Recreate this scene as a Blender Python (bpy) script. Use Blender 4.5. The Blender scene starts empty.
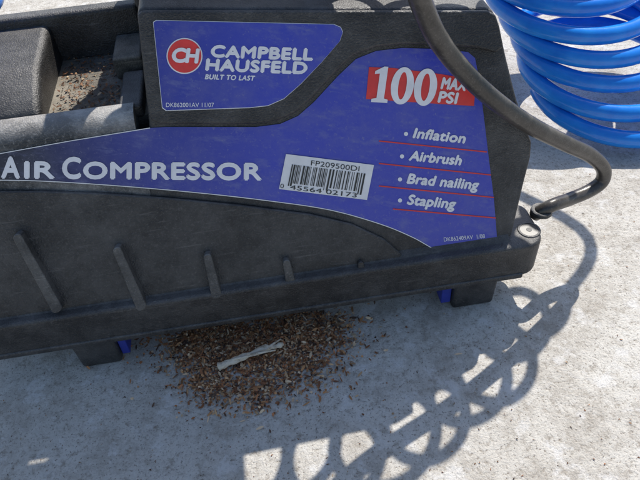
import bpy, bmesh, math, random
from mathutils import Vector, Matrix
random.seed(7)
D=bpy.data
scene=bpy.context.scene
rad=math.radians
# ------------------------------------------------------------ camera
F=624.0
camd=D.cameras.new("camera"); cam=D.objects.new("camera",camd); scene.collection.objects.link(cam)
CP=Vector((0,-0.368,0.458))
R=(Matrix.Rotation(rad(45),4,'X')@Matrix.Rotation(rad(-4.4),4,'Z'))
cam.matrix_world=Matrix.Translation(CP)@R
camd.sensor_width=36; camd.lens=F/640*36; camd.clip_start=0.01; camd.clip_end=500
scene.camera=cam
R3=R.to_3x3()
# ------------------------------------------------------------ compressor frame
PSI=rad(5.8)
O=Vector((0,-0.027,0)); ex=Vector((math.cos(PSI),math.sin(PSI),0)); ey=Vector((-math.sin(PSI),math.cos(PSI),0)); ez=Vector((0,0,1))
ZT=0.0727; ZB=0.0345; SL=rad(22)
def W(x,y,z): return O+ex*x+ey*y+ez*z
def ray(px,py): return (R3@Vector(((px-320)/F,(240-py)/F,-1))).normalized()
def hit(px,py,p0,n):
    d=ray(px,py); return CP+d*((p0-CP).dot(n)/d.dot(n))
nP=-ey*math.cos(SL)+ez*math.sin(SL)
pP=W(0,0.012,ZT)
def pan(px,py,off=0.0): return hit(px,py,pP+nP*off,nP)       # survey a point of the sloped front panel
def gz(px,py,z=0.0): return hit(px,py,Vector((0,0,z)),ez)     # survey a point on a level surface
def dep(px,py,Y): return hit(px,py,W(0,Y,0),ey)
def loc(p):
    q=p-O; return (q.dot(ex),q.dot(ey),q.z)
# ------------------------------------------------------------ materials
def mat(name):
    m=D.materials.new(name); m.use_nodes=True; nt=m.node_tree; b=nt.nodes["Principled BSDF"]; return m,nt,b
def N(nt,t,**k):
    n=nt.nodes.new(t)
    for a,v in k.items(): setattr(n,a,v)
    return n
def noise(nt,scale,detail=4,rough=.6,co=None):
    n=N(nt,'ShaderNodeTexNoise'); n.inputs['Scale'].default_value=scale; n.inputs['Detail'].default_value=detail; n.inputs['Roughness'].default_value=rough
    if co is None:
        c=N(nt,'ShaderNodeTexCoord'); co=c.outputs['Object']
    nt.links.new(co,n.inputs['Vector']); return n
def ramp(nt,src,stops):
    r=N(nt,'ShaderNodeValToRGB'); e=r.color_ramp.elements
    while len(e)<len(stops): e.new(.5)
    for i,(p,c) in enumerate(stops):
        e[i].position=p; e[i].color=(*c,1) if len(c)==3 else c
    nt.links.new(src,r.inputs['Fac']); return r
def bump(nt,b,src,strength,dist,prev=None):
    n=N(nt,'ShaderNodeBump'); n.inputs['Strength'].default_value=strength; n.inputs['Distance'].default_value=dist
    nt.links.new(src,n.inputs['Height'])
    if prev: nt.links.new(prev.outputs[0],n.inputs['Normal'])
    nt.links.new(n.outputs[0],b.inputs['Normal']); return n
def mix(nt,fac,a,b,mode='MIX'):
    n=N(nt,'ShaderNodeMix',data_type='RGBA',blend_type=mode)
    if isinstance(fac,float): n.inputs[0].default_value=fac
    else: nt.links.new(fac,n.inputs[0])
    for i,v in ((6,a),(7,b)):
        if isinstance(v,tuple): n.inputs[i].default_value=(*v,1)
        else: nt.links.new(v,n.inputs[i])
    return n.outputs[2]
def mth(nt,op,a,b_=None,c=None,clamp=False):
    n=N(nt,'ShaderNodeMath',operation=op); n.use_clamp=clamp
    for i,v in enumerate((a,b_,c)):
        if v is None: continue
        if isinstance(v,(int,float)): n.inputs[i].default_value=v
        else: nt.links.new(v,n.inputs[i])
    return n.outputs[0]
def plastic(name,base,dust,rough=.5,grain=.7,topdust=.8,speck=.30,film=.48):
    m,nt,b=mat(name)
    n1=noise(nt,20,8,.78); r1=ramp(nt,n1.outputs[0],[(.42,(0,0,0)),(.72,(1,1,1))])
    n3=noise(nt,620,3,.7); r3=ramp(nt,n3.outputs[0],[(.54,(0,0,0)),(.70,(1,1,1))])
    ge=N(nt,'ShaderNodeNewGeometry'); sp=N(nt,'ShaderNodeSeparateXYZ'); nt.links.new(ge.outputs['Normal'],sp.inputs[0])
    mr=N(nt,'ShaderNodeMapRange'); nt.links.new(sp.outputs[2],mr.inputs[0]); mr.inputs[1].default_value=.45; mr.inputs[2].default_value=1.0; mr.inputs[3].default_value=0; mr.inputs[4].default_value=topdust
    f=mth(nt,'MULTIPLY',r1.outputs[0],film); f=mth(nt,'MULTIPLY_ADD',r3.outputs[0],speck,f)
    tn=mth(nt,'MULTIPLY_ADD',r1.outputs[0],.6,.5); f=mth(nt,'MULTIPLY_ADD',mr.outputs[0],tn,f,True)
    # fine scratches
    tcx=N(nt,'ShaderNodeTexCoord'); mpx=N(nt,'ShaderNodeMapping'); mpx.inputs['Rotation'].default_value=(0,0,rad(-22)); mpx.inputs['Scale'].default_value=(1,1,14); nt.links.new(tcx.outputs['Object'],mpx.inputs[0])
    n4=noise(nt,30,4,.65,mpx.outputs[0]); r4=ramp(nt,n4.outputs[0],[(.62,(0,0,0)),(.70,(.3,.3,.3))]); f=mth(nt,'ADD',f,r4.outputs[0],None,True)
    c=mix(nt,f,base,dust); nt.links.new(c,b.inputs['Base Color'])
    b.inputs['Roughness'].default_value=rough
    n2=noise(nt,850,2,.5); bump(nt,b,n2.outputs[0],grain,.0010)
    return m
M_black=plastic("black_plastic",(.017,.017,.018),(.15,.145,.14),.46)
M_rim=plastic("dusty_black_plastic",(.035,.035,.035),(.26,.25,.235),.48)
M_edge=plastic("dusty_sunlit_plastic",(.03,.03,.03),(.50,.48,.45),.42,.6,.9)  # dust paled to paint sun-streak brightness into the tray rim
M_dark=plastic("tray_plastic",(.03,.028,.025),(.30,.27,.22),.75)
def simple(name,col,rough=.4,var=.12,coat=0):
    m,nt,b=mat(name); n=noise(nt,60,5,.7)
    r=ramp(nt,n.outputs[0],[(.3,tuple(c*(1-var) for c in col)),(.7,tuple(min(1,c*(1+var)) for c in col))])
    nt.links.new(r.outputs[0],b.inputs['Base Color']); b.inputs['Roughness'].default_value=rough
    return m
M_white=simple("white_ink",(.80,.80,.83),.45,.09)
M_paper=simple("white_paper",(.76,.76,.77),.5,.08)
M_red=simple("red_ink",(.70,.04,.035),.4,.15)
M_ink=simple("black_ink",(.02,.02,.02),.4,.05)
M_bluefoot=simple("blue_foot_plastic",(.025,.04,.30),.45,.2)
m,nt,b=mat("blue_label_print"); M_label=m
tc=N(nt,'ShaderNodeTexCoord'); sx=N(nt,'ShaderNodeSeparateXYZ'); nt.links.new(tc.outputs['Object'],sx.inputs[0])
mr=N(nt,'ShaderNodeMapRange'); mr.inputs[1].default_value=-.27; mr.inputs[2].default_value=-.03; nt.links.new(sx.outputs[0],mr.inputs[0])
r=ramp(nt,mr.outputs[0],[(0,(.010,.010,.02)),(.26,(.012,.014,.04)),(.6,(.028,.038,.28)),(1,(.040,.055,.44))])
n=noise(nt,30,8,.8); rr=ramp(nt,n.outputs[0],[(.44,(0,0,0)),(.82,(.38,.38,.38))])
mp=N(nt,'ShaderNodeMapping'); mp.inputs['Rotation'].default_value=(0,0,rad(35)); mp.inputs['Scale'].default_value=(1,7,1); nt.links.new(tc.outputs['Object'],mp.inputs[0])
n2=noise(nt,45,5,.7,mp.outputs[0]); r2=ramp(nt,n2.outputs[0],[(.54,(0,0,0)),(.72,(.45,.45,.45))])  # diagonal sheen and sun dapple painted in as paler streaks
n5=noise(nt,420,3,.7); r5=ramp(nt,n5.outputs[0],[(.60,(0,0,0)),(.72,(.35,.35,.35))])
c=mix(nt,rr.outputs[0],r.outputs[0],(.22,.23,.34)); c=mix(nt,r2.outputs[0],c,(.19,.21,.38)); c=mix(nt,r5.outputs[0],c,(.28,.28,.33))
nt.links.new(c,b.inputs['Base Color'])
rg=mth(nt,'MULTIPLY_ADD',n.outputs[0],.5,.14); nt.links.new(rg,b.inputs['Roughness'])
n=noise(nt,16,3,.5); bump(nt,b,n.outputs[0],.3,.003)
m,nt,b=mat("blue_hose_plastic"); M_hose=m
n=noise(nt,30,3); r=ramp(nt,n.outputs[0],[(.3,(.012,.19,.74)),(.7,(.025,.31,.90))])
nt.links.new(r.outputs[0],b.inputs['Base Color']); b.inputs['Roughness'].default_value=.17
b.inputs['Subsurface Weight'].default_value=.2; b.inputs['Subsurface Radius'].default_value=(.002,.006,.02)
n=noise(nt,220,3); bump(nt,b,n.outputs[0],.15,.001)
M_cord=plastic("black_rubber",(.025,.022,.02),(.17,.155,.14),.30,.15,.25)
m,nt,b=mat("concrete"); M_conc=m
a=noise(nt,5,8,.65); c1=ramp(nt,a.outputs[0],[(.3,(.68,.64,.575)),(.7,(.83,.80,.74))])
a2=noise(nt,120,6,.8); c2=ramp(nt,a2.outputs[0],[(.36,(.50,.46,.42)),(.48,(.93,.925,.92)),(.7,(1.0,1.0,1.0))])
c=mix(nt,.9,c1.outputs[0],c2.outputs[0],'MULTIPLY')
a3=noise(nt,520,2,.5); c3=ramp(nt,a3.outputs[0],[(.30,(.35,.31,.28)),(.41,(1,1,1))])
c=mix(nt,.9,c,c3.outputs[0],'MULTIPLY')
a4=noise(nt,14,9,.85); c4=ramp(nt,a4.outputs[0],[(.47,(0,0,0)),(.64,(.75,.75,.75))])
c=mix(nt,c4.outputs[0],c,(.40,.355,.30))
a5=noise(nt,38,5,.7); c5=ramp(nt,a5.outputs[0],[(.55,(0,0,0)),(.64,(.7,.7,.7))])
c=mix(nt,c5.outputs[0],c,(.86,.84,.81))
nt.links.new(c,b.inputs['Base Color']); b.inputs['Roughness'].default_value=.92
bp=bump(nt,b,a2.outputs[0],1.0,.0022); bp2=bump(nt,b,a4.outputs[0],.6,.005,bp); bump(nt,b,a3.outputs[0],.6,.0010,bp2)
m,nt,b=mat("leaf_chips"); M_chip=m
at=N(nt,'ShaderNodeAttribute',attribute_name="Col"); nt.links.new(at.outputs['Color'],b.inputs['Base Color']); b.inputs['Roughness'].default_value=.75
m,nt,b=mat("bleached_wood"); M_twig=m
a=noise(nt,160,5,.7); r=ramp(nt,a.outputs[0],[(.32,(.30,.23,.16)),(.5,(.70,.61,.48)),(.8,(.84,.77,.64))]); nt.links.new(r.outputs[0],b.inputs['Base Color']); b.inputs['Roughness'].default_value=.85
bump(nt,b,a.outputs[0],.9,.0015)
# ------------------------------------------------------------ helpers
def empty(name):
    e=D.objects.new(name,None); e.empty_display_size=.05; scene.collection.objects.link(e); return e
def mk(name,verts,faces,material,parent=None,smooth=False,bev=0,seg=3):
    me=D.meshes.new(name); me.from_pydata([tuple(v) for v in verts],[],faces); me.materials.append(material)
    bm=bmesh.new(); bm.from_mesh(me); bmesh.ops.recalc_face_normals(bm,faces=bm.faces); bm.to_mesh(me); bm.free()
    ob=D.objects.new(name,me); scene.collection.objects.link(ob)
    if parent: ob.parent=parent
    if smooth or bev:
        for p in me.polygons: p.use_smooth=True
    if bev:
        mo=ob.modifiers.new("b",'BEVEL'); mo.width=bev; mo.segments=seg; mo.limit_method='ANGLE'; mo.angle_limit=rad(28)
        ob.modifiers.new("w",'WEIGHTED_NORMAL')
    return ob
def flat(name,verts,faces,material,parent):
    ob=mk(name,verts,faces,material,parent); me=ob.data
    s=sum((p.normal.dot(nP)*p.area for p in me.polygons))
    if s<0: me.flip_normals()
    return ob
def prism(name,pts,vec,material,parent,bev=.002,seg=3):
    n=len(pts); v=list(pts)+[p+vec for p in pts]
    f=[tuple(range(n)),tuple(range(2*n-1,n-1,-1))]+[(i,(i+1)%n,(i+1)%n+n,i+n) for i in range(n)]
    return mk(name,v,f,material,parent,bev=bev,seg=seg)
def box(name,x0,x1,y0,y1,z0,z1,material,parent,bev=.002,tap=0):
    b4=[W(x0+tap,y0+tap,z0),W(x1-tap,y0+tap,z0),W(x1-tap,y1-tap,z0),W(x0+tap,y1-tap,z0)]
    t4=[W(x0,y0,z1),W(x1,y0,z1),W(x1,y1,z1),W(x0,y1,z1)]
    return mk(name,b4+t4,[(0,1,2,3),(7,6,5,4),(0,1,5,4),(1,2,6,5),(2,3,7,6),(3,0,4,7)],material,parent,bev=bev)
def cr(pts,sub=6):
    P=[Vector(p) for p in pts]; n=len(P); out=[]
    for i in range(n-1):
        p0,p1,p2,p3=P[max(i-1,0)],P[i],P[i+1],P[min(i+2,n-1)]
        for k in range(sub):
            t=k/sub
            out.append(.5*((2*p1)+(-p0+p2)*t+(2*p0-5*p1+4*p2-p3)*t*t+(-p0+3*p1-3*p2+p3)*t**3))
    out.append(P[-1]); return out
def tube(name,pts,r,material,parent=None,seg=14,taper=None,flatn=1.0):
    verts=[];faces=[]; n=len(pts); T=(pts[1]-pts[0]).normalized()
    u=T.orthogonal().normalized()
    for i,p in enumerate(pts):
        t=(pts[min(i+1,n-1)]-pts[max(i-1,0)]).normalized()
        u=(u-t*u.dot(t)).normalized(); v=t.cross(u)
        rr=r if taper is None else r*taper(i/(n-1))
        for k in range(seg):
            a=2*math.pi*k/seg; verts.append(p+(u*math.cos(a)+v*math.sin(a)*flatn)*rr)
    for i in range(n-1):
        for k in range(seg):
            faces.append((i*seg+k,i*seg+(k+1)%seg,(i+1)*seg+(k+1)%seg,(i+1)*seg+k))
    faces.append(tuple(range(seg))); faces.append(tuple(range((n-1)*seg,n*seg)))
    return mk(name,verts,faces,material,parent,smooth=True)
def decal(name,px,off,material,parent):
    return flat(name,[pan(x,y,off) for x,y in px],[tuple(range(len(px)))],material,parent)
def textmesh(s,bold,space=1.0):
    cu=D.curves.new("t",'FONT'); cu.body=s; cu.size=1; cu.offset=bold; cu.space_character=space; cu.resolution_u=4
    ob=D.objects.new("t",cu); scene.collection.objects.link(ob); bpy.context.view_layer.update()
    me=D.meshes.new_from_object(ob.evaluated_get(bpy.context.evaluated_depsgraph_get()))
    v=[(q.co.x,q.co.y) for q in me.vertices]; f=[tuple(p.vertices) for p in me.polygons]
    D.objects.remove(ob); D.meshes.remove(me); return v,f
CAP=max(y for x,y in textmesh("H",0)[0])
def text(name,s,bl,br,h,material,off,parent,shear=0,bold=.02,space=1.0,thick=0.0):
    v,f=textmesh(s,bold,space); x0=min(a for a,_ in v); x1=max(a for a,_ in v)
    bl=Vector(bl); br=Vector(br); d=(br-bl); up=Vector((d.y,-d.x)).normalized()
    dn=d.normalized(); out=[];ff=[]
    cp=[(0,0)] if not thick else [(-thick,0),(thick,0),(0,thick),(0,-thick)]
    for j,(ox,oy) in enumerate(cp):
        k=len(out)
        for x,y in v:
            t=y/CAP
            q=bl+d*((x-x0)/(x1-x0))+up*(h*t+oy)+dn*(shear*h*t+ox)
            out.append(pan(q.x,q.y,off+j*.00006))
        ff+=[tuple(i+k for i in p) for p in f]
    return flat(name,out,ff,material,parent)
def ribbon(name,px,w,off,material,parent):
    v=[];f=[];P=[Vector(p) for p in px]
    for i,p in enumerate(P):
        t=(P[min(i+1,len(P)-1)]-P[max(i-1,0)]).normalized(); n=Vector((-t.y,t.x))
        v+=[pan(*(p+n*w/2),off),pan(*(p-n*w/2),off)]
    for i in range(len(P)-1): f.append((2*i,2*i+1,2*i+3,2*i+2))
    return flat(name,v,f,material,parent)
# ------------------------------------------------------------ ground
S=60; g=mk("concrete_ground",[(-S,-S,0),(S,-S,0),(S,S,0),(-S,S,0)],[(0,1,2,3)],M_conc)
# ------------------------------------------------------------ compressor
AC=empty("air_compressor")
xr=loc(gz(549,245,ZT))[0]; xl=-.292
def arc(cx,cy,r,a0,a1,n=5): return [(cx+r*math.cos(rad(a0+(a1-a0)*i/n)),cy+r*math.sin(rad(a0+(a1-a0)*i/n))) for i in range(n+1)]
bx=loc(pan(512,234))[0]
prof=arc(xl+.02,.02,.02,180,270)+arc(xr-.016,.016,.016,-90,0)+arc(xr-.012,.043,.012,0,90)+[(bx-.004,.058),(bx-.004,.24)]+[(xl+.03,.24),(xl+.03,.06)]+arc(xl+.012,.048,.012,90,180)
fl=prism("base_flange",[W(x,y,ZB) for x,y in prof],ez*(ZT-ZB),M_black,AC,bev=.0035)
prism("flange_lip",[W(x0,y0,ZB-.001) for x0,y0 in [(xl+.01,-.0018),(xr-.016,-.0018),(xr-.016,.01),(xl+.01,.01)]],ez*.006,M_black,AC,bev=.0017)
def disc(name,c,r,h,material,n=20):
    v=[c+(ex*math.cos(2*math.pi*i/n)+ey*math.sin(2*math.pi*i/n))*r for i in range(n)]
    return prism(name,v,ez*h,material,AC,bev=.0006,seg=1)
def ring(name,c,r0,r1,h,material,n=28):
    v=[];f=[]
    for r,z in ((r1,0),(r1*.94,h),(r0,h),(r0,-.0)):
        v+=[c+(ex*math.cos(2*math.pi*i/n)+ey*math.sin(2*math.pi*i/n))*r+ez*z for i in range(n)]
    for k in range(3):
        for i in range(n): f.append((k*n+i,k*n+(i+1)%n,(k+1)*n+(i+1)%n,(k+1)*n+i))
    return mk(name,v,f,material,AC)
for i,(a,b_) in enumerate(((529,230),(4,304))):
    c=gz(a,b_,ZT)
    ring("bolt_well_rim_%d"%i,c,.0078,.0100,.0008,M_black)
    disc("bolt_well_%d"%i,c+ez*.0002,.0079,.0003,M_ink)
    disc("bolt_%d"%i,c+ez*.0005,.0024,.0004,M_rim)
def foot(i,pa,pb,bluex):
    a=loc(gz(*pa)); b_=loc(gz(*pb))
    box("foot_%d"%i,a[0],b_[0],.001,.05,0.0,ZB+.001,M_black,AC,bev=.003,tap=.001)
    x=a[0] if bluex<0 else b_[0]
    box("foot_insert_%d"%i,min(x,x+bluex),max(x,x+bluex),.006,.045,.006,ZB,M_bluefoot,AC,bev=.001)
foot(0,(82,372),(124,366),.007); foot(1,(452,312),(495,306),-.009)
box("foot_2",-.24,-.20,.19,.235,0,ZB+.001,M_black,AC); box("foot_3",.11,.15,.19,.235,0,ZB+.001,M_black,AC)
rp=[(148,303),(149,124),(137,14),(141,8),(486,8),(493,11),(499,24),(507,60),(517,100),(532,143),(531,158),(524,185),(512,236),(500,246)]
prism("motor_shroud",[pan(x,y) for x,y in rp],ey*.17,M_black,AC,bev=.006,seg=4)
def zof(px,py): return loc(pan(px,py))[2]
ztop=zof(70,138)
prof=[(0.012,ZT-.002)]
Yt=.012+(ztop-ZT)*math.tan(SL)
prof+=[(Yt,ztop)]
R0=.017
for k in range(1,8):
    th=rad(68)*(k/7)
    prof.append((Yt+R0*(math.cos(SL)-math.cos(SL+th)),ztop+R0*(math.sin(SL+th)-math.sin(SL))))
yl,zl=prof[-1]; prof+=[(yl+.004,zl),(yl+.0055,zl-.002),(yl+.0055,.09)]
xa=xl+.018; xb=loc(pan(152,200))[0]
v=[];f=[];n=len(prof)
for x in (xa,xb): v+=[W(x,y,z) for y,z in prof]
for i in range(n-1): f.append((i,i+1,n+i+1,n+i))
f.append(tuple(range(n))); f.append(tuple(range(n,2*n)))
w=mk("tray_front_wall",v,f,M_edge,AC)
for p in w.data.polygons: p.use_smooth=(abs(p.normal.dot(ex))<.5)
w.modifiers.new("e",'EDGE_SPLIT').split_angle=rad(35)
yi=yl+.0055
ZF=zl-.011
box("tray_floor",xa,xb+.01,yi-.002,.22,.10,ZF,M_dark,AC,.001)
box("tray_back",xa,xb+.005,yi+.10,yi+.115,.07,zl+.03,M_black,AC,.004)
xw=loc(hit(42,60,W(0,yi+.05,0),ey))[0]
yy=[(yi-.001,.08),(yi-.001,zl-.001),(yi+.015,zl+.008),(yi+.04,zl+.018),(yi+.09,zl+.022),(.21,zl+.022),(.21,.08)]
prism("tray_side_wall",[W(xa+.008,y,z) for y,z in yy],ex*(xw-xa-.008),M_black,AC,bev=.006)
box("tray_step",xw+.05,xb+.005,yi+.055,yi+.10,ZF-.001,ZF+.018,M_dark,AC,.003)
box("tray_corner_fill",xb-.012,xb+.006,yi-.004,yi+.05,ZF-.002,zl-.001,M_black,AC,.003)
low=[(-26,190),(40,190),(100,192),(170,197),(240,204),(310,213),(352,223),(384,238),(400,252),(404,262),(396,270),(300,283),(150,305),(-26,329)]
pl=prism("lower_field",[pan(x,y,0) for x,y in low],nP*.003,M_black,AC,bev=.002)
def rib(i,p,q,w0,w1,h):
    p=Vector(p);q=Vector(q);d=(q-p).normalized();n=Vector((-d.y,d.x))
    out=[]
    for k in range(9):
        a_=math.pi*k/8; out.append(p-d*math.sin(a_)*w0*.9+n*math.cos(a_)*w0)
    for k in range(5):
        a_=math.pi*k/4; out.append(q+d*math.sin(a_)*w1*.5-n*math.cos(a_)*w1)
    prism("rib_%d"%i,[pan(*c,.002) for c in out],nP*h,M_rim if i<4 else M_black,AC,bev=.0026,seg=4)
rib(0,(21,234),(60,305),4.6,5.6,.0085); rib(1,(119,247),(143,303),4.4,5.4,.0085); rib(2,(208,254),(217,292),4.2,5.2,.008); rib(3,(286,260),(290,279),3.8,4.8,.007); rib(4,(360,262),(361,272),3,3.8,.005)
prism("body_foot_fillet",[W(xa,.0065,ZT-.001),W(xa,.014,ZT+.0045),W(xa,.02,ZT-.001)],ex*(bx-xa-.003),M_black,AC,bev=.001)
up=[(139,14),(143,10),(484,10),(492,14),(496,26),(500,46),(492,52),(474,47),(440,44),(400,43),(374,46),(352,54),(335,70),(310,97),(294,111),(276,119),(255,122),(162,122),(154,120),(150,113)]
prism("badge_housing",[pan(x,y,-.001) for x,y in up],nP*.008,M_black,AC,bev=.003)
OFH=.007
badge=[(153,22),(156,20),(334,24),(341,27),(343,32),(340,41),(322,62),(301,84),(284,99),(268,106),(250,108),(166,111),(162,108)]
decal("badge_border",badge,OFH+.0003,M_paper,AC)
cx=sum(p[0] for p in badge)/len(badge); cy=sum(p[1] for p in badge)/len(badge)
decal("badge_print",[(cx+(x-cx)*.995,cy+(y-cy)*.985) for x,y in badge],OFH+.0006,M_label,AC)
T1=OFH+.0009
circ=lambda cx,cy,rx,ry,n=40:[(cx+rx*math.cos(2*math.pi*i/n),cy+ry*math.sin(2*math.pi*i/n)) for i in range(n)]
decal("logo_disc_edge",circ(184.5,56,18,18),T1,M_white,AC)
decal("logo_disc",circ(184.5,56,16.8,16.8),T1+.0003,M_red,AC)
T2=T1+.0006
text("logo_c","C",(171.5,61.5),(185,62),13,M_white,T2,AC,.1,.02,1,.6)
text("logo_h","H",(185.5,62),(197.5,62.5),13,M_white,T2+.0003,AC,.1,.02,1,.6)
text("badge_text_1","CAMPBELL",(211,56.5),(312,60),10.8,M_white,T1,AC,.08,.0,1.06,.95)
text("badge_text_2","HAUSFELD",(206,70),(306,73.5),10.8,M_white,T1,AC,.08,.0,1.06,.95)
text("badge_text_3","BUILT TO LAST",(205,79),(254,80.5),4.6,M_white,T1,AC,.2,.0,1.1,.3)
text("badge_text_4","DK862001AV 11/07",(166,107),(214,107),4.2,M_white,T1,AC,0,.0)
edge_low=cr([(-24,180,0),(40,181,0),(120,186,0),(200,193,0),(270,201,0),(330,210,0),(380,224,0),(412,237,0),(432,248,0),(442,251,0)],5)
lab=[(-24,158),(20,150),(70,141),(150,128)]+[(165,127),(256,127),(280,124),(298,116),(314,102),(338,76),(356,59),(376,51),(402,48),(440,49),(468,52),(475,58),(479,78),(484,118),(489,160),(494,200),(497,238),(495,242)]+[(p.x,p.y) for p in reversed(edge_low)]
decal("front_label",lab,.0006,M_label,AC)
ribbon("label_edge_line",[(p.x,p.y) for p in edge_low]+[(470,247),(495,243)],.8,.0009,M_paper,AC)
ribbon("label_top_line",[(-24,158),(20,150),(70,141),(150,128)],.8,.0009,M_paper,AC)
L=.0010
def cap(i,s,x0,x1,h,yb=(177.5,179.5)):
    f=lambda x: yb[0]+(yb[1]-yb[0])*x/262
    text("title_%d"%i,s,(x0,f(x0)),(x1,f(x1)),h,M_white,L,AC,0,.0,1.06,1.1)
cap(0,"A",2,19,20); cap(1,"IR",25,54,15.5); cap(2,"C",63,80,20); cap(3,"OMPRESSOR",84,261,15.5)
decal("psi_red_box",[(369,67),(393,68),(440,74),(476,80),(474,106),(440,104),(366,99)],L,M_red,AC)
def warp(u,v):
    b0=Vector((371,102)); b1=Vector((436,106)); d=b1-b0; upv=Vector((5,-36))
    q=b0+d*u+upv*v; return (q.x,q.y)
def shape(name,uv,off,m,hole=None):
    if hole is None: decal(name,[warp(*p) for p in uv],off,m,AC)
    else:
        n=len(uv); v=[pan(*warp(*p),off) for p in uv]+[pan(*warp(*p),off) for p in hole]
        flat(name,v,[(i,(i+1)%n,(i+1)%n+n,i+n) for i in range(n)],m,AC)
one=[(0,0),(.25,0),(.25,.09),(.19,.12),(.19,1.0),(.13,1.0),(.0,.86),(.0,.78),(.075,.8),(.075,.12),(0,.09)]
def zero(c,w):
    n=36
    return [(c+w*math.cos(2*math.pi*i/n),.5+.52*math.sin(2*math.pi*i/n)) for i in range(n)],[(c+w*.36*math.cos(2*math.pi*i/n),.5+.38*math.sin(2*math.pi*i/n)) for i in range(n)]
shape("num_1",one,L+.0004,M_white)
for i,c in enumerate((.445,.80)):
    A,B=zero(c,.175); shape("num_0_%d"%i,A,L+.0004,M_white,B)
text("psi_text_1","MAX",(441,88.5),(465,90.5),11,M_white,L+.0004,AC,.15,.0,1.05,.7)
text("psi_text_2","PSI",(438,102),(456,103.5),10.5,M_white,L+.0004,AC,.15,.0,1.05,.7)
for i,(s,a_,b_,h) in enumerate((("Inflation",(413,137.5),(464,143),9.3),("Airbrush",(409,160),(460,165),9.3),("Brad nailing",(407,183),(477,189.5),9.3),("Stapling",(407,204),(454,208.5),9.3))):
    text("list_%d"%i,s,a_,b_,h,M_white,L,AC,.22,.0,1.03,.65)
    decal("list_dot_%d"%i,circ(a_[0]-7,a_[1]-3.6,2.1,2.1,14),L,M_white,AC)
for i,(p,q) in enumerate((((379,141),(487,152)),((379,163.5),(491,175)),((379,186),(494,197.5)),((393,209),(496,218)))):
    ribbon("list_rule_%d"%i,[p,q],1.2,L,M_red,AC)
text("label_code","DK862409AV  1/08",(444,241.5),(485,238),4,M_white,L,AC,0,0)
def bq(u,v):
    a_=Vector((286,154));b_=Vector((374,165));d=Vector((279,189)); q=a_+(b_-a_)*u+(d-a_)*v; return (q.x,q.y)
decal("barcode_sticker",[bq(0,0),bq(1,0),bq(1,1),bq(0,1)],L+.0004,M_paper,AC)
u=.09; vv=[];ff=[]
while u<.91:
    w_=random.choice([.007,.007,.013,.02]); v1=.80 if (.13<u<.48 or .53<u<.87) else .88
    k=len(vv); vv+=[pan(*bq(u,.27),L+.0007),pan(*bq(u+w_,.27),L+.0007),pan(*bq(u+w_,v1),L+.0007),pan(*bq(u,v1),L+.0007)]; ff.append((k,k+1,k+2,k+3)); u+=w_+random.choice([.008,.009,.015,.022])
flat("barcode_bars",vv,ff,M_ink,AC)
text("barcode_code","FP209500DI",bq(.3,.23),bq(.85,.23),5,M_ink,L+.0007,AC,0,.0)
text("barcode_digits","45564 02173",bq(.12,.97),bq(.88,.97),4.4,M_ink,L+.0007,AC,0,.0)
text("barcode_d0","0",bq(.01,.97),bq(.05,.97),4.4,M_ink,L+.0007,AC,0,.0)
# added out of view to shade the ground: low cover, broad slab on posts
t=loc(pan(300,8)); zt=t[2]
sec=[(t[1]+.06,zt-.02),(t[1]+.06,zt+.02),(t[1]+.075,zt+.04),(t[1]+.13,zt+.04),(t[1]+.15,zt+.02),(t[1]+.15,zt-.02)]
prism("shade_cover",[W(-.115,y,z) for y,z in sec],ex*.24,M_black,AC,bev=.008,seg=4)
hy=t[1]+.002
box("shade_slab",-.19,.075,hy+.006,hy+.082,zt+.085,zt+.112,M_black,AC,.012)
for i,x in enumerate((-.118,.05)): box("shade_slab_post_%d"%i,x,x+.022,hy+.075,hy+.11,zt-.02,zt+.109,M_black,AC,.006)
# ------------------------------------------------------------ sun
AZ=rad(26); EL=rad(50)
sun_to=Vector((math.sin(AZ)*math.cos(EL),math.cos(AZ)*math.cos(EL),math.sin(EL)))
# ------------------------------------------------------------ blue coiled air hose
def over(px,py,z):
    g_=gz(px,py); return g_+sun_to*(z/sun_to.z)
path=[over(222,472,.345),over(270,458,.345),over(325,464,.345),over(382,448,.34),over(438,416,.335),over(482,380,.33),over(514,338,.33),over(534,296,.33)]
cl=cr(path,20)
def coil(cl,rad_,turns,ph=0.):
    Ls=[0]
    for i in range(1,len(cl)): Ls.append(Ls[-1]+(cl[i]-cl[i-1]).length)
    tot=Ls[-1]; out=[]; n=int(turns*36); j=0
    nn=Vector((.10,.30,.95)).normalized(); a_=nn.cross(Vector((0,1,0))).normalized(); b_=nn.cross(a_)
    for i in range(n+1):
        s=tot*i/n
        while j<len(cl)-2 and Ls[j+1]<s: j+=1
        f_=(s-Ls[j])/max(1e-9,Ls[j+1]-Ls[j]); c=cl[j].lerp(cl[j+1],f_)
        th=ph+2*math.pi*turns*i/n; rr=rad_*(1+.12*math.sin(th*.37)+.08*math.sin(th*.11+1))
        out.append(c+(a_*math.cos(th)+b_*math.sin(th))*rr+ez*(.006*math.sin(th*.5)))
    return out
front=coil(cl,.0265,8.5)
BH=empty("coiled_air_hose")
tube("front_coils",front,.0049,M_hose,BH,12)
RC=.100
f0=gz(634,141,.011)
c0=f0+Vector((.012,RC-.012,.003)); side=[]; turn=8; n=int(turn*60)
step=Vector((-.0115,.019,.0225)); nn=Vector((.06,-.12,1)).normalized()
a1=nn.cross(Vector((0,1,0))).normalized(); b1=nn.cross(a1)
for i in range(n+1):
    th=2*math.pi*turn*i/n
    side.append(c0+ez*.012+step*(turn*i/n)+(a1*math.cos(th)+b1*math.sin(th))*(RC*(1+.03*math.sin(th*.31)+.018*math.sin(th*.83))))
tube("slumped_coils",side,.0100,M_hose,BH,18)
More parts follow.
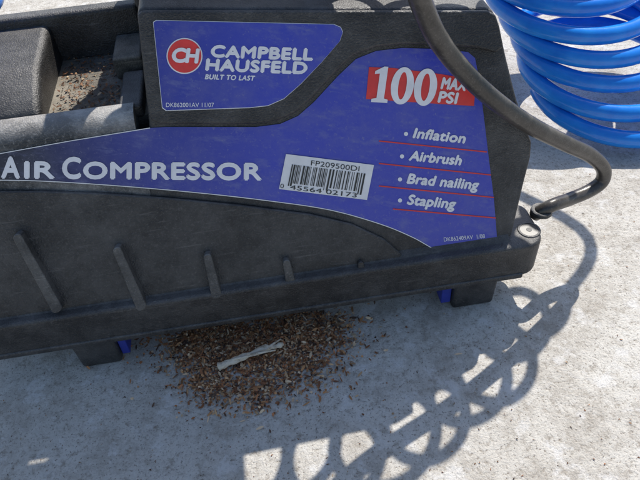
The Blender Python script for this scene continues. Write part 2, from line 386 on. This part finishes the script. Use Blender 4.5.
tube("link",cr([front[-1],front[-1]+Vector((.05,.10,.02)),side[-1]+Vector((.03,-.0,.06)),side[-1]],8),.0062,M_hose,BH,10)
lc=dep(-46,-24,.15); lft=[]
n=160
for i in range(n+1):
    th=math.pi+2*math.pi*4*i/n; lft.append(lc+Vector((-.02,.01,-.035+.09*i/n))+Vector((math.cos(th)*.035,math.sin(th)*.035,0)))
tube("left_coils",lft,.0070,M_hose,BH,12)
lk=coil(cr([lft[-1]+Vector((.03,.02,.09)),lft[-1]+Vector((.08,.03,.11)),lft[-1]+Vector((.14,.035,.12)),front[0]+Vector((-.03,.04,.03))],10),.026,7)
tube("link_left",cr([lft[-1],lft[-1]+Vector((.0,.02,.05)),lk[0]],8),.0056,M_hose,BH,10)
tube("draped_coils",lk,.0054,M_hose,BH,10)
tube("link_mid",[lk[-1],(lk[-1]+front[0])/2+ez*.006,front[0]],.0052,M_hose,BH,10)
# ------------------------------------------------------------ black cord
cp=[(408,-70,.03),(414,-25,.03),(424,10,.035),(440,42,.036),(464,72,.036),(493,99,.034),(528,124,.034),(565,143,.042),(590,155,.052),(603,168,.058),(602,181,.058),(589,191,.054),(570,199,.048)]
pts=[dep(x,y,Y) for x,y,Y in cp]+[gz(553,205,ZT+.006),gz(541,211,ZT+.001),gz(535,215,ZT-.006)]
CO=empty("black_rubber_hose")
tube("hose",cr(pts,8),.0076,M_cord,CO,18,lambda t:1.0-.25*t)
c=gz(541,212,ZT); ring("cord_socket",c,.006,.0095,.003,M_black)
# ------------------------------------------------------------ debris
def flakes(name,items,h0=.0006,pile=0.0012,bright=1.0):
    verts=[];faces=[];cols=[]
    pal=[(.38,.17,.07),(.48,.24,.10),(.58,.37,.20),(.24,.10,.045),(.10,.055,.035),(.68,.50,.32),(.42,.17,.07)]
    for (p,Ln,Wd) in items:
        a_=random.uniform(0,2*math.pi); d=Vector((math.cos(a_),math.sin(a_),random.gauss(0,.25))).normalized()
        s=d.cross(ez).normalized(); s=(s+ez*random.gauss(0,.4)).normalized(); nn=s.cross(d)
        c=p+ez*(h0+abs(random.gauss(0,pile))); k=len(verts); bow=random.uniform(-.25,.4)*Wd; tp=random.uniform(.1,.7)
        for (u_,w_) in ((-1,tp),(-.2,1),(.5,.8),(1,.15),(.5,-.8),(-.2,-1),(-1,-tp)):
            q=c+d*(u_*Ln/2)+s*(w_*Wd/2)+nn*(bow*abs(w_))
            q.z=max(q.z,p.z+.0003); verts.append(q)
        faces+= [(k,k+1,k+5,k+6),(k+1,k+2,k+3,k+4),(k+1,k+4,k+5)]
        col=random.choice(pal); f_=random.uniform(.6,1.3)*bright; cols+=[tuple(x*f_ for x in col)]*7
    me=D.meshes.new(name); me.from_pydata([tuple(v) for v in verts],[],faces); me.materials.append(M_chip)
    ca=me.color_attributes.new("Col",'FLOAT_COLOR','POINT')
    for i,c in enumerate(cols): ca.data[i].color=(*c,1)
    ob=D.objects.new(name,me); scene.collection.objects.link(ob); return ob
items=[]
for cxp,cyp,sx_,sy_,n in ((255,344,40,17,3500),(305,332,26,12,1100),(200,343,21,13,1000),(212,384,18,12,480),(256,390,20,13,430),(300,374,20,12,260),(250,356,60,28,220)):
    for _ in range(n):
        x=random.gauss(cxp,sx_); y=random.gauss(cyp,sy_)
        y=max(y,296+random.uniform(0,16)-(x-300)*.15)
        q=random.random()
        items.append((gz(x,y),.0020+.006*q*q*q,random.uniform(.0009,.0025)))
flakes("leaf_litter_pile",items)
items=[]
for _ in range(520):
    items.append((gz(random.uniform(-60,700),random.uniform(150,520)),random.uniform(.0008,.0025),random.uniform(.0005,.0011)))
flakes("scattered_grit",items,.0004,.0002,.6)
items=[]
for _ in range(420):
    x=random.uniform(xw+.004,xb-.014); y=random.uniform(yi+.001,yi+.1); items.append((W(x,y,ZF+.0002),random.uniform(.001,.005),random.uniform(.0006,.002)))
o=flakes("tray_debris",items,bright=.6); o.parent=AC
# broken twig
a_=gz(219,371)+ez*.006; b_=gz(284,348)+ez*.0065; d=b_-a_
tp=[a_,a_+d*.15,a_+d*.4+Vector((0,.0006,.0008)),a_+d*.7+Vector((0,.0012,.0006)),b_-d*.12,b_]
tw=tube("twig",cr(tp,6),.0036,M_twig,None,7,lambda t:.9+.15*math.sin(t*23)+.12*math.sin(t*51)-.35*t+(.25 if .55<t<.65 else 0),.65)
for j,(s0,vx) in enumerate(((.0,(.016,.0075,-.001)),(.5,(.022,.002,.002)),(.72,(.014,.010,.001)),(.1,(.028,.003,.003)))):
    p0=a_+d*s0+Vector((0,-.0008 if j!=3 else .002,.001)); vx=Vector(vx)
    s2=tube("twig_splinter_%d"%j,[p0,p0+vx*.5+ez*.0008,p0+vx],.0016,M_twig,None,5,lambda t:1-.6*t,.5); s2.parent=tw
# ------------------------------------------------------------ light
wd=D.worlds.new("World"); scene.world=wd; wd.use_nodes=True; nt=wd.node_tree
bg=nt.nodes["Background"]; sk=nt.nodes.new('ShaderNodeTexSky'); sk.sky_type='NISHITA'; sk.sun_disc=False
sk.sun_elevation=EL; sk.sun_rotation=AZ; nt.links.new(sk.outputs[0],bg.inputs[0]); bg.inputs[1].default_value=.14
sl=D.lights.new("sun",'SUN'); sl.energy=5.0; sl.angle=rad(.5); sl.color=(1,.95,.87)
so=D.objects.new("sun",sl); scene.collection.objects.link(so); so.rotation_euler=(-sun_to).to_track_quat('-Z','Y').to_euler()
scene.view_settings.view_transform='Standard'
